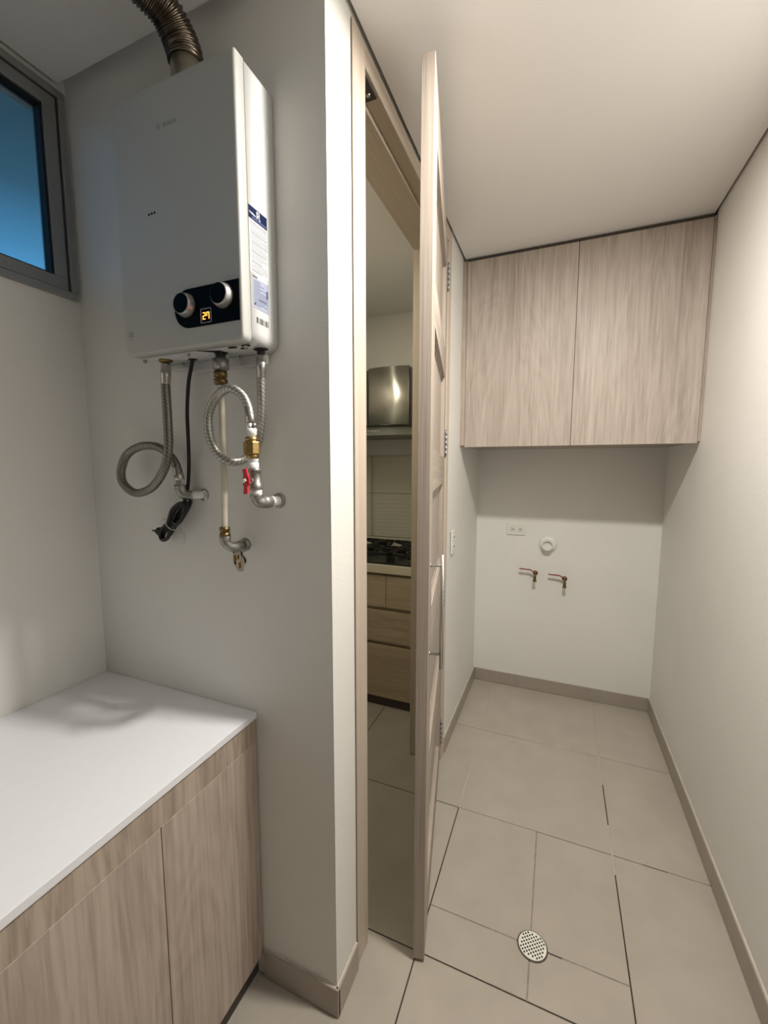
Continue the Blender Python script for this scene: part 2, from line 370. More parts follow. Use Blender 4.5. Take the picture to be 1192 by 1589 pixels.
# ------------------------------------------------------------------ window
bm = new(); fx = XL-0.035
def ring(bm, x0, x1, y0, y1, z0, z1, wdt, bev=0.0015):
    box(bm, (x0, y0, z0), (x1, y1, z0+wdt), bev, 1); box(bm, (x0, y0, z1-wdt), (x1, y1, z1), bev, 1)
    box(bm, (x0, y0, z0+wdt), (x1, y0+wdt, z1-wdt), bev, 1); box(bm, (x0, y1-wdt, z0+wdt), (x1, y1, z1-wdt), bev, 1)
ring(bm, XL-.06, XL+.012, wy0, wy1, wz0, wz1, 0.020)
win = struct('window_1', bm, 'alu')
for (a, b) in ((wy0+.022, -0.04), (-0.036, wy1-.023)):
    bm = new(); ring(bm, XL-.045, XL+.004, a, b, wz0+.022, wz1-.022, 0.034)
    sa = obj('sash', bm, 'alu', win)
    bm = new(); ring(bm, XL-.030, XL-.004, a+.034, b-.034, wz0+.056, wz1-.056, 0.005, 0.0)
    obj('gasket', bm, 'gasket', sa)
    bm = new(); box(bm, (XL-.021, a+.037, wz0+.059), (XL-.016, b-.037, wz1-.059)); obj('pane', bm, 'glass', sa)

# ------------------------------------------------------------------ door frame
y0, y1 = 0.9985, 2.018       # outer edges of casing
yi0, yi1 = 1.072, 1.962     # inner edges (opening)
HZ = 2.512
bm = new(); box(bm, (-0.66, 0.997, 0), (-0.541, yi0, CZ-.02), 0.0012, 1); box(bm, (-0.5415, 1.0005, 0), (XH+.004, yi0, CZ-.006), 0.0015, 1)
fr = struct('trim_1', bm, 'wood_frame')
bm = new(); box(bm, (-0.66, yi1+.012, 0.003), (-0.541, 2.019, CZ-.02), 0.0012, 1); box(bm, (-0.5415, yi1+.004, 0.003), (XH+.004, y1, CZ-.006), 0.0015, 1)
box(bm, (-0.66, yi1-.012, 0.006), (-0.545, yi1+.011, HZ), 0.0012, 1)
obj('far_jamb', bm, 'wood_frame', fr)
bm = new(); box(bm, (-0.5415, yi0, HZ), (XH+.004, yi1+.006, CZ-.006), 0.0015, 1)
box(bm, (-0.66, yi0, HZ-.014), (-0.542, yi1+.011, CZ-.012), 0.0015, 1)
obj('head', bm, 'wood_head', fr)
# spring catch let into the head
bm = new(); box(bm, (-0.538, 1.078, HZ-.005), (-0.504, 1.164, HZ+.004), 0.001, 1)
ck = obj('catch_plate', bm, 'catch', fr)
bm = new(); lathe(bm, (-0.520, 1.142, HZ-.002), (-0.520, 1.142, HZ-.02), [(0, .007), (.006, .006), (.010, .003)], 12); cyl(bm, (-0.520, 1.098, HZ-.002), (-0.520, 1.098, HZ-.0075), .0035, n=10)
obj('catch_ball', bm, 'steel', ck)

# ------------------------------------------------------------------ open door leaf
Hx, Hy = -0.500, 1.958; Fx, Fy = -0.314, 1.082
DL = math.hypot(Fx-Hx, Fy-Hy); DA = math.atan2(Fy-Hy, Fx-Hx); TH = 0.034; DZ0, DZ1 = 0.010, 2.497
door = bpy.data.objects.new('door_1', None); COL.objects.link(door); door.location = (Hx, Hy, 0); door.rotation_euler = (0, 0, DA); door['kind'] = 'structure'
ST = 0.105
zt = [2.358, 1.893, 1.428, 0.963, 0.498]; ph = 0.345
for a, b in ((0, ST), (DL-ST, DL)):
    bm = new(); box(bm, (a, -TH, DZ0), (b, 0, DZ1), 0.0012, 1)
    obj('stile', bm, 'wood_door', door, local=True)
zr = [DZ1] + [z for t in zt for z in (t, t-ph)] + [DZ0]
for k in range(0, len(zr), 2):
    bm = new(); box(bm, (ST+.0004, -TH, zr[k+1]), (DL-ST-.0004, 0, zr[k]), 0.0010, 1)
    obj('rail', bm, 'wood_doorx', door, local=True)
for t in zt:
    bm = new(); box(bm, (ST-.004, -TH+.011, t-ph-.004), (DL-ST+.004, -.0155, t+.004))
    pn = obj('panel', bm, 'wood_door', door, local=True)
    bm = new(); bw = 0.012
    for (a, b) in (((ST, -.0160, t-bw), (DL-ST, -.0125, t)), ((ST, -.0160, t-ph), (DL-ST, -.0125, t-ph+bw)), ((ST, -.0160, t-ph+bw), (ST+bw, -.0125, t-bw)), ((DL-ST-bw, -.0160, t-ph+bw), (DL-ST, -.0125, t-bw))):
        box(bm, a, b)
    obj('bead', bm, 'wood_door', pn, local=True)
bm = new(); hx_ = DL-.048
cyl(bm, (hx_, .034, .918), (hx_, .034, 1.255), .0055, n=16)
h = obj('handle', bm, 'steel', door, local=True, label='long brushed steel bar handle')
for z in (.961, 1.223):
    bm = new(); lathe(bm, (hx_, 0, z), (hx_, .034, z), [(0, .0075), (.002, .0075), (.0025, .0038), (.031, .0038)], 14)
    obj('handle_post', bm, 'steel', h, local=True)
for za, zb in ((2.300, 2.416), (1.555, 1.672), (0.822, 0.934), (0.100, 0.222)):
    bm = new()
    n_ = 5; dz = (zb-za)/n_
    for k in range(n_): cyl(bm, (-.001, .0065, za+k*dz+.0002), (-.001, .0065, za+(k+1)*dz-.0002), .0052, n=12)
    for z in (za-.003, zb): cyl(bm, (-.001, .0065, z), (-.001, .0065, z+.003), .0038, n=10)
    box(bm, (0, -.002, za), (.0235, .0008, zb))
    hg = obj('hinge', bm, 'steel', door, local=True, label='steel butt hinge')
    hg.data.materials[0] = M['knobring']

# ------------------------------------------------------------------ wall cabinet at the end of the passage
Yc = 2.280
wc = thing('wall_cabinet', (0.04, Yc, 1.607), 'pale oak wall cabinet filling the end of the passage under the ceiling', 'cabinet')
obj('body', boxes(((XH+.002, Yc+.022, 1.616), (XR-.002, YB-.002, 1.634)), ((XH+.002, Yc+.022, 1.634), (XH+.020, YB-.002, 2.556)), ((XR-.020, Yc+.022, 1.634), (XR-.002, YB-.002, 2.556)),
    ((XH+.020, Yc+.022, 2.538), (XR-.020, YB-.002, 2.556)), ((0.042, Yc+.024, 1.634), (0.060, YB-.01, 2.538)), ((XH+.020, YB-.012, 1.634), (XR-.020, YB-.002, 2.538))), 'wood_up', wc)
obj('filler', boxes(((XH+.001, Yc+.006, 1.616), (-0.4765, Yc+.024, 2.560))), 'wood_low', wc)
obj('filler', boxes(((0.570, Yc+.006, 1.616), (XR-.001, Yc+.024, 2.560))), 'wood_low', wc)
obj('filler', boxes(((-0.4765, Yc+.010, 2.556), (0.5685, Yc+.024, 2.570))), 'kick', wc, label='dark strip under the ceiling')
for x0_, x1_, mm in ((-0.4745, 0.0485, 'wood_up'), (0.0510, 0.5675, 'wood_up')):
    bm = new(); box(bm, (x0_, Yc, 1.607), (x1_, Yc+.018, 2.553), 0.0008, 1)
    obj('door', bm, mm, wc)

# ------------------------------------------------------------------ base cabinet and counter under the heater
XC = -0.745
bc = thing('base_cabinet', (-1.05, 0.30, 0), 'grey oak base cabinet with handleless doors under the white worktop', 'cabinet')
obj('body', boxes(((XL+.002, -0.34, .075), (XC-.022, YM-.002, .092)), ((XL+.002, -0.34, .092), (XL+.012, YM-.002, .808)), ((XL+.012, YM-.020, .092), (XC-.022, YM-.002, .808)), ((XL+.012, -0.34, .092), (XC-.022, -0.322, .808)), ((XL+.012, .26, .092), (XC-.024, .276, .745))), 'wood_low', bc)
bm = new(); box(bm, (XC-.0205, -0.34, .7412), (XC-.0002, YM-.002, .8085)); obj('rail', bm, 'wood_rail', bc)
obj('filler', boxes(((XC-.022, .8735, .075), (XC-.006, YM-.0015, .742))), 'kick', bc)
obj('kick_board', boxes(((XC-.034, -0.34, 0.001), (XC-.021, YM-.002, .0745))), 'kick', bc)
for a, b in ((.5695, .8725), (.2645, .5670), (-.0390, .2620), (-.340, -.0415)):
    bm = new(); pr = [(XC-.020, a, .073), (XC, a, .073), (XC, a, .7395), (XC-.001, a, .7405), (XC-.020, a, .7405)]
    prism(bm, pr, (0, b-a, 0)); obj('door', bm, 'wood_low', bc)
bm = new(); box(bm, (XL+.001, -0.35, .8090), (XC+.003, YM-.001, .827), 0.0012, 2)
ct = tag(obj('worktop', bm, 'counter', loc=(-1.05, 0.30, .809)), 'glossy white worktop on the grey oak base cabinet', 'worktop')

# ------------------------------------------------------------------ water heater
hx0, hx1, hy0, hy1, hz0, hz1 = -1.006, -0.639, 0.750, 0.874, 1.772, 2.345
ys = 0.778
wh = thing('water_heater', (-0.82, 0.874, 1.772), 'white wall-hung tankless water heater with black control panel', 'water heater')
def rounded_shell(bm, y_0, y_1, r, nb=6, bevf=0.0, x0=hx0, x1=hx1, z0=hz0, z1=hz1):
    """box with rounded vertical profile (seen from the front) from y_0 to y_1"""
    pts = []
    for cx_, cz_, a0 in ((x1-r, z1-r*.35, 0), (x0+r, z1-r*.35, 90), (x0+r, z0+r, 180), (x1-r, z0+r, 270)):
        rz = r*.35 if a0 < 180 else r
        rx = r if a0 >= 180 else r*.35
        cc = (x1-rx if a0 in (0, 270) else x0+rx)
        for k in range(nb+1):
            t = math.radians(a0+90*k/nb); pts.append((cc+rx*math.cos(t), cz_+rz*math.sin(t)))
    if bevf:
        cxm, czm = (x0+x1)/2, (z0+z1)/2
        layers = []
        for k in range(5):
            t = math.pi/2*k/4; ins = bevf*(1-math.sin(t)); yy = y_0+bevf*(1-math.cos(t))
            layers.append([bm.verts.new((px+(ins if px < cxm else -ins), yy, pz+(ins if pz < czm else -ins))) for px, pz in pts])
        layers.append([bm.verts.new((px, y_1, pz)) for px, pz in pts])
    else:
        layers = [[bm.verts.new((px, yy, pz)) for px, pz in pts] for yy in (y_0, y_1)]
    n = len(pts)
    for A, B in zip(layers, layers[1:]):
        for i in range(n):
            f = bm.faces.new((A[i], A[(i+1) % n], B[(i+1) % n], B[i])); f.smooth = True
    bm.faces.new(list(reversed(layers[0]))); bm.faces.new(layers[-1])
bm = new(); rounded_shell(bm, hy0, ys-.0008, .016, bevf=0.006); front = obj('front_cover', bm, 'cover', wh)
bm = new(); rounded_shell(bm, ys+.0008, hy1, .030); rear = obj('rear_casing', bm, 'enamel', wh)
bm = new(); rounded_shell(bm, ys-.0012, ys+.0012, .018, x0=hx0+.0025, x1=hx1-.0012, z0=hz0+.003, z1=hz1-.002); obj('seam', bm, 'seam', wh)
bm = new(); box(bm, (hx1-.001, .8495, 1.80), (hx1+.0012, .8515, 2.255), 0.0005, 1); obj('rib', bm, 'enamel', rear)
# control panel on the front, running to the right edge
def fr_poly(pts, y, th, nm, m, parent):
    bm = new(); prism(bm, [(px, y, pz) for px, pz in pts], (0, -th, 0)); return obj(nm, bm, m, parent)
pz0, pz1, px0, px1 = 1.8145, 1.8985, -0.832, hx1-.0065; pr_ = (pz1-pz0)/2
pts = [(px1, pz1), ] + [(px0+pr_+pr_*math.cos(math.radians(a)), (pz0+pz1)/2+pr_*math.sin(math.radians(a))) for a in range(90, 271, 10)] + [(px1, pz0)]
cp = fr_poly(pts, hy0+.0015, .0035, 'control_panel', 'panelblack', wh)
yk = hy0-.002
for kx, kz in ((-0.795, 1.8635), (-0.687, 1.869)):
    bm = new(); lathe(bm, (kx, yk, kz), (kx, yk-.03, kz), [(0, .0265), (.004, .0262), (.012, .0235), (.0165, .0225), (.017, .0215)], 32)
    kb = obj('knob', bm, 'knobring', cp)
    bm = new(); lathe(bm, (kx, yk-.0165, kz), (kx, yk-.03, kz), [(0, .0213), (.0012, .0212), (.0014, .0195)], 32); obj('knob_face', bm, 'panelblack', kb)
dx, dz = -0.7375, 1.8345
bm = new(); q = .0155
for a, b in (((dx-q, yk, dz-q), (dx+q, yk-.002, dz-q+.0014)), ((dx-q, yk, dz+q-.0014), (dx+q, yk-.002, dz+q)), ((dx-q, yk, dz-q), (dx-q+.0014, yk-.002, dz+q)), ((dx+q-.0014, yk, dz-q), (dx+q, yk-.002, dz+q))): box(bm, a, b)
ds = obj('display', bm, 'knobring', cp)
seg = {'a': ((0, 2), (1, 2)), 'b': ((1, 2), (1, 1)), 'c': ((1, 1), (1, 0)), 'd': ((0, 0), (1, 0)), 'e': ((0, 1), (0, 0)), 'f': ((0, 2), (0, 1)), 'g': ((0, 1), (1, 1))}
bm = new()
for ox, sg in ((dx-.0095, 'abged'), (dx+.0015, 'fabc')):
    for s_ in sg:
        (ax, az), (bx_, bz) = seg[s_]; sx_, sz_ = .0062, .0068
        xa, xb = sorted((ox+ax*sx_, ox+bx_*sx_)); za, zb = sorted((dz-.0068+az*sz_, dz-.0068+bz*sz_)); t_ = .00055
        box(bm, (xa-t_+(0 if xa != xb else 0), yk, za-t_), (xb+t_, yk-.0008, zb+t_))
obj('digits', bm, 'digit', ds, label='glowing orange digits reading 27')
# three sight holes, the printed logo, a small sticker
bm = new()
for k in range(3): cyl(bm, (-0.899+k*.0088, hy0+.001, 2.0795+k*.0004), (-0.899+k*.0088, hy0-.0006, 2.0795+k*.0004), .0029, n=14)
obj('sight_holes', bm, 'hole', front)
def text_obj(s, size, matn, parent, M4, nm='lettering', ext=0.0001):
    cu = bpy.data.curves.new('t', 'FONT'); cu.body = s; cu.size = size; cu.extrude = ext; cu.resolution_u = 3
    to = bpy.data.objects.new('t', cu); COL.objects.link(to)
    dg = bpy.context.evaluated_depsgraph_get(); me = bpy.data.meshes.new_from_object(to.evaluated_get(dg))
    bpy.data.objects.remove(to); bpy.data.curves.remove(cu)
    me.transform(M4); me.materials.clear(); me.materials.append(M[matn])
    me.transform(Matrix.Translation(-wpos(parent)))
    o = bpy.data.objects.new(nm, me); COL.objects.link(o); o.parent = parent; OFF[o.name] = wpos(parent); return o
Mfront = lambda x, z, y=hy0: Matrix.Translation((x, y-.0003, z)) @ Matrix.Rotation(math.pi/2, 4, 'X')
text_obj('BOSCH', .0125, 'logo', front, Mfront(-0.842, 2.249))
bm = new()
cxl, czl = -0.856, 2.2535
for rr0, rr1 in ((.0068, .0060),):
    n = 24; A = [bm.verts.new((cxl+rr0*math.cos(2*math.pi*i/n), hy0-.0003, czl+rr0*math.sin(2*math.pi*i/n))) for i in range(n)]
    B = [bm.verts.new((cxl+rr1*math.cos(2*math.pi*i/n), hy0-.0003, czl+rr1*math.sin(2*math.pi*i/n))) for i in range(n)]
    for i in range(n): bm.faces.new((A[i], A[(i+1) % n], B[(i+1) % n], B[i]))
for a, b in (((cxl-.0035, hy0, czl-.0045), (cxl-.0022, hy0-.0004, czl+.0045)), ((cxl+.0022, hy0, czl-.0045), (cxl+.0035, hy0-.0004, czl+.0045)), ((cxl-.003, hy0, czl-.0007), (cxl+.003, hy0-.0004, czl+.0007))): box(bm, a, b)
obj('emblem', bm, 'logo', front)
bm = new(); box(bm, (-0.990, hy0+.0005, 1.814), (-0.974, hy0-.0006, 1.829)); box(bm, (-0.990, hy0+.0005, 1.8085), (-0.974, hy0-.0006, 1.8105)); obj('sticker', bm, 'greysticker', front, label='tiny grey square sticker low on the left')
# right side labels
def sd(ya, yb, za, zb, m, parent, lift=.0004, nm='label_panel'):
    bm = new(); box(bm, (hx1-.0005, ya, za), (hx1+lift, yb, zb)); return obj(nm, bm, m, parent)
lb = sd(.7795, .842, 1.925, 2.064, 'labelw', rear, .0004, 'info_label')
lb['label'] = 'white information label with a blue header'
sd(.7795, .841, 2.036, 2.0625, 'labelb', lb, .0007, 'label_header')
bm = new()
prism(bm, [(hx1+.0007, y_, z_) for y_, z_ in ((.7815, 2.0505), (.7865, 2.0485), (.790, 2.0500), (.802, 2.0475), (.803, 2.0455), (.787, 2.0465), (.7815, 2.0485))], (.0002, 0, 0))
for a in ((.8055, .8085, 2.0445, 2.0595), (.8085, .815, 2.0572, 2.0595), (.8125, .8155, 2.052, 2.058), (.8065, .815, 2.0505, 2.0528)): box(bm, (hx1+.0007, a[0], a[2]), (hx1+.0009, a[1], a[3]))
prism(bm, [(hx1+.0007, y_, z_) for y_, z_ in ((.8095, 2.0515), (.8125, 2.0515), (.8185, 2.0430), (.8160, 2.0425))], (.0002, 0, 0))
obj('label_emblem', bm, 'labelw', lb)
sd(.790, .8395, 2.0385, 2.0425, 'labelv', lb, .0009, 'label_strip')
bm = new(); zz = 2.031
rnd = random.Random(3)
for k in range(26):
    ya = .783 if k < 3 else .785; yb = .8395 - rnd.choice((0, .002, .006, .018, .001)); th_ = .0010 if k % 5 else .0016
    if k in (3, 20): zz -= .002
    box(bm, (hx1+.0003, ya, zz-th_), (hx1+.0006, yb, zz)); zz -= .0038
obj('label_text', bm, 'printlight', lb, kind='stuff')
l2 = sd(.788, .8415, 1.852, 1.917, 'labelz', rear, .0004, 'rating_label'); l2['label'] = 'pale bluish rating plate with fine print'
bm = new(); zz = 1.912
for k in range(15):
    ya = .790; yb = rnd.choice((.812, .826, .836, .838)); box(bm, (hx1+.0003, ya, zz-.0012), (hx1+.0006, yb, zz)); zz -= .0037
box(bm, (hx1+.0003, .832, 1.885), (hx1+.0006, .839, 1.902))
obj('label_text', bm, 'printlilac', l2, kind='stuff')
bm = new(); box(bm, (hx1-.0003, .787, 1.918), (hx1+.0006, .802, 1.9205))
for k in range(6): box(bm, (hx1-.0003, .806+k*.0045, 1.8725), (hx1+.0006, .809+k*.0045, 1.8755))
box(bm, (hx1-.0003, .790, 1.859), (hx1+.0006, .795, 1.8635))
obj('label_heading', bm, 'printgrey', l2, kind='stuff')
bm = new(); y_ = .7965
while y_ < .838:
    w_ = rnd.choice((.0006, .0011, .002)); box(bm, (hx1-.0003, y_, 1.8215), (hx1+.0005, y_+w_, 1.8345)); y_ += w_+rnd.choice((.0008, .0014, .003))
obj('barcode', bm, 'printgrey', rear)
# underside: service openings, clips and stubs
for cx_, cy_, rx, ry in ((-0.700, .785, .0125, .006), (-0.680, .800, .0105, .0045), (-0.662, .785, .0125, .006), (-0.650, .822, .0185, .0135), (-0.760, .812, .0180, .013), (-0.8715, .832, .0135, .009)):
    bm = new(); prism(bm, [(cx_+rx*math.cos(t), cy_+ry*math.sin(t), hz0+.0002) for t in [2*math.pi*i/20 for i in range(20)]], (0, 0, -.0014)); obj('grommet', bm, 'hole', rear)
bm = new(); prism(bm, [(-0.800, .775, hz0+.0002), (-0.745, .795, hz0+.0002), (-0.745, .803, hz0+.0002), (-0.775, .797, hz0+.0002)], (0, 0, -.0012)); obj('service_slot', bm, 'hole', rear)
for cx_, cy_, r_ in ((-0.990, .790, .005), (-0.965, .835, .003), (-0.662, .785, .0055), (-0.840, .790, .0035), (-0.925, .850, .003), (-0.815, .850, .003), (-0.790, .850, .003), (-0.735, .850, .003)):
    bm = new(); lathe(bm, (cx_, cy_, hz0), (cx_, cy_, hz0-.02), [(0, r_), (.004, r_), (.0045, r_*.7), (.008, r_*.6)], 12); obj('screw', bm, 'galv', rear)
bm = new(); box(bm, (-0.905, .856, 1.748), (-0.665, .8725, hz0+.001), 0.002, 1); box(bm, (-0.980, .856, 1.758), (-0.905, .8725, hz0+.001), 0.002, 1)
obj('mounting_rail', bm, 'enamel', rear)

# flue
fd = thing('flue_duct', (-0.83, 0.812, 2.345), 'brown-grey corrugated metal flue duct on top of the white heater', 'duct')
bm = new(); lathe(bm, (-0.83, .812, 2.3455), (-0.83, .812, 2.5), [(0, .037), (.004, .037), (.0045, .0335), (.092, .0335)], 32); obj('spigot', bm, 'spigot', fd, label='smooth shiny collar')
pth = smooth_path([(-0.83, .812, 2.420), (-0.831, .810, 2.440), (-0.836, .797, 2.470), (-0.842, .765, 2.498), (-0.858, .700, 2.515), (-0.88, .60, 2.522), (-0.90, .3, 2.522), (-0.90, -.3, 2.522), (-0.90, -1.6, 2.522), (-0.93, -3.399, 2.522)], 10)
pth = resample(pth, .0018)
bm = new(); sweep(bm, pth, lambda s: .0375+.0024*math.sin(2*math.pi*s/.0088)+.0010*math.sin(s*47), 18); obj('corrugated_tube', bm, 'duct', fd)

# hoses -------------------------------------------------------------
def hose(pts, rad, matn, label):
    p = [Vector(q) for q in pts]; t = thing('flexible_hose', pts[-1], label, 'hose')
    path = resample(smooth_path(pts, 8), .004)
    bm = new(); sweep(bm, path, rad, 14, uv=True); obj('braid', bm, matn, t)
    for a, d in ((p[0], (p[1]-p[0]).normalized()), (p[-1], (p[-2]-p[-1]).normalized())):
        bm = new(); lathe(bm, a-d*.001, a+d, [(0, rad*.98), (.001, rad*1.16), (.016, rad*1.16), (.0175, rad*1.06), (.034, rad*1.08), (.036, rad*.9)], 20)
        fe = obj('ferrule', bm, 'steel', t)
        bm = new(); lathe(bm, a-d*.016, a+d, [(0, rad*1.18), (.0155, rad*1.18)], 6); obj('nut', bm, 'chrome', fe)
    return t
h1 = [(-0.942, 0.81, 1.745), (-0.943, 0.808, 1.705), (-0.939, 0.805, 1.623), (-0.936, 0.80, 1.549), (-0.955, 0.80, 1.494), (-1.006, 0.802, 1.445), (-1.075, 0.806, 1.428), (-1.13, 0.812, 1.452), (-1.145, 0.818, 1.489), (-1.127, 0.825, 1.533), (-1.08, 0.832, 1.556), (-1.025, 0.838, 1.555), (-0.98, 0.84, 1.532), (-0.956, 0.84, 1.501), (-0.947, 0.84, 1.464)]
hose(h1, .0112, 'hose', 'grey braided hose looped under the left end of the heater')
h2 = [(-0.650, 0.822, 1.742), (-0.655, 0.826, 1.703), (-0.663, 0.835, 1.645), (-0.677, 0.845, 1.589), (-0.697, 0.85, 1.545), (-0.715, 0.825, 1.5176), (-0.735, 0.797, 1.5133), (-0.765, 0.79, 1.5345), (-0.785, 0.79, 1.5756), (-0.785, 0.79, 1.6246), (-0.758, 0.79, 1.665), (-0.717, 0.79, 1.6837), (-0.69, 0.8, 1.667), (-0.672, 0.8, 1.635), (-0.667, 0.8, 1.604)]
hose(h2, .0100, 'hose2', 'shiny braided hose coiled above the valve with the red handle')
# heater stubs the hoses screw on
bm = new(); lathe(bm, (-0.942, .811, hz0+.001), (-0.942, .811, 1.7), [(0, .016), (.006, .016), (.0065, .0105), (.012, .0105)], 18); obj('inlet_stub', bm, 'brassdark', rear)
bm = new(); lathe(bm, (-0.650, .822, hz0+.001), (-0.650, .822, 1.7), [(0, .009), (.013, .009)], 18); obj('outlet_stub', bm, 'hole', rear)

# outlet elbow for the left hose
t = thing('pipe_elbow', (-0.896, YM, 1.423), 'grey pipe elbow in the wall behind the coiled black cord', 'pipe fitting')
bm = new(); pe = smooth_path([(-0.946, .84, 1.452), (-0.943, .84, 1.434), (-0.934, .846, 1.424), (-0.922, .856, 1.423)], 6); sweep(bm, pe, .0135, 16)
lathe(bm, (-0.946, .84, 1.440), (-0.946, .84, 1.47), [(0, .0145), (.013, .0145)], 16)
obj('body', bm, 'galv', t)
bm = new(); lathe(bm, (-0.924, .855, 1.423), (-0.896, .877, 1.423), [(0, .0098), (.010, .0105), (.022, .0098), (.034, .0095)], 16); obj('nipple', bm, 'ptfe', t, label='taped nipple')
bm = new(); lathe(bm, (-0.899, .8745, 1.423), (-0.899, .80, 1.423), [(0, .017), (.0025, .015), (.003, .011)], 20); obj('collar', bm, 'steel', t)

# gas line
t = thing('gas_pipe', (-0.768, .81, 1.296), 'cream gas pipe dropping from the heater centre to an elbow', 'pipe')
bm = new(); lathe(bm, (-0.762, .812, hz0-.0005), (-0.763, .811, 1.6), [(0, .012), (.014, .012), (.0145, .019), (.038, .019), (.0385, .014), (.044, .014)], 22)
obj('union', bm, 'galv', t)
bm = new(); lathe(bm, (-0.763, .811, 1.7285), (-0.764, .81, 1.6), [(0, .0155), (.014, .0155), (.0145, .012), (.018, .012), (.0185, .0165), (.026, .0165), (.032, .013)], 12); obj('nut', bm, 'brassdark', t)
bm = new(); sweep(bm, smooth_path([(-0.764, .81, 1.700), (-0.772, .820, 1.64), (-0.776, .823, 1.56), (-0.775, .822, 1.46), (-0.7675, .81, 1.345)], 8), .0078, 14); obj('tube', bm, 'pipe', t)
bm = new(); lathe(bm, (-0.768, .81, 1.350), (-0.768, .81, 1.2), [(0, .0125), (.010, .0135), (.0105, .011), (.015, .011), (.0155, .0135), (.026, .0135)], 12); obj('nut', bm, 'brassdark', t)
bm = new(); sweep(bm, smooth_path([(-0.768, .81, 1.326), (-0.767, .811, 1.311), (-0.762, .819, 1.300), (-0.757, .832, 1.2955), (-0.757, .848, 1.2955)], 6), lambda s: .0135 if s < .012 or s > .045 else .0125, 16); obj('elbow', bm, 'galv', t)
bm = new(); lathe(bm, (-0.757, .842, 1.2955), (-0.757, .877, 1.2955), [(0, .0105), (.014, .0105), (.0145, .017), (.024, .0185), (.034, .0185)], 8); obj('wall_nut', bm, 'galv', t)
bm = new(); bmesh.ops.create_icosphere(bm, subdivisions=2, radius=.020, matrix=Matrix.Translation((-0.757, .876, 1.296)) @ Matrix.Diagonal((1, .32, 1.15, 1)))
for v in bm.verts: v.co += Vector((random.uniform(-.001, .001), 0, random.uniform(-.001, .001)))
obj('plaster_ring', bm, 'plastic', t)

# cold water valve
t = thing('shutoff_valve', (-0.655, .80, 1.418), 'shutoff valve with red butterfly handle under a brass union', 'valve')
bm = new(); lathe(bm, (-0.667, .80, 1.603), (-0.6665, .80, 1.5), [(0, .0095), (.004, .0118), (.013, .0112), (.0135, .0125), (.028, .0120), (.030, .0100), (.034, .0100)], 18); obj('tape', bm, 'ptfe', t, label='white tape')
bm = new(); lathe(bm, (-0.6665, .80, 1.569), (-0.665, .80, 1.4), [(0, .0145), (.011, .0145)], 20)
lathe(bm, (-0.6664, .80, 1.558), (-0.665, .80, 1.4), [(0, .0188), (.0015, .0195), (.027, .0195), (.0285, .0188)], 8)
lathe(bm, (-0.6655, .80, 1.530), (-0.665, .80, 1.4), [(0, .0152), (.010, .0148)], 20)
obj('union', bm, 'brass', t)
bm = new(); lathe(bm, (-0.6645, .80, 1.521), (-0.661, .80, 1.45), [(0, .0125), (.008, .0122), (.009, .011), (.011, .011), (.012, .0125), (.026, .0120), (.030, .010)], 18); obj('tape', bm, 'ptfe', t)
bm = new(); lathe(bm, (-0.661, .80, 1.497), (-0.6565, .80, 1.437), [(0, .0135), (.009, .0155), (.0095, .0125), (.022, .0148), (.036, .0125), (.0365, .0145), (.050, .0145), (.052, .012)], 20); obj('body', bm, 'galv', t)
bm = new(); lathe(bm, (-0.659, .80, 1.469), (-0.668, .765, 1.469), [(0, .008), (.016, .008), (.0165, .0055), (.030, .0055)], 12)
st_ = obj('stem', bm, 'steel', t)
bm = new()
hp = [(-.006, .026), (.005, .028), (.0065, .014), (.010, .007), (.010, -.006), (.0055, -.014), (.007, -.029), (-.004, -.031), (-.0045, -.014), (-.008, -.006), (-.008, .007), (-.0045, .013)]
prism(bm, [(-0.666+a, .7735+abs(b)*-.12, 1.468+b) for a, b in hp], (0, .005, 0))
obj('handle', bm, 'red', st_, label='red butterfly handle')
bm = new(); lathe(bm, (-0.666, .7735, 1.468), (-0.668, .76, 1.468), [(0, .006), (.005, .0055)], 6); obj('handle_nut', bm, 'steel', st_)
bm = new(); lathe(bm, (-0.6565, .80, 1.447), (-0.6562, .80, 1.40), [(0, .0118), (.010, .0122), (.013, .011)], 18); obj('tape', bm, 'ptfe', t)
bm = new(); sweep(bm, smooth_path([(-0.6562, .80, 1.436), (-0.656, .802, 1.424), (-0.652, .81, 1.4165), (-0.649, .826, 1.4155), (-0.649, .836, 1.4155)], 6), lambda s: .0155 if s < .010 or s > .035 else .0145, 18); obj('elbow', bm, 'galv', t)
bm = new(); lathe(bm, (-0.649, .834, 1.4155), (-0.649, .877, 1.4155), [(0, .0125), (.012, .0135), (.022, .0118), (.030, .0112), (.0425, .0112)], 18); obj('tape', bm, 'ptfe', t)
bm = new(); lathe(bm, (-0.649, .8745, 1.4155), (-0.649, .80, 1.4155), [(0, .0185), (.004, .0175), (.005, .013)], 22); obj('collar', bm, 'galv', t)

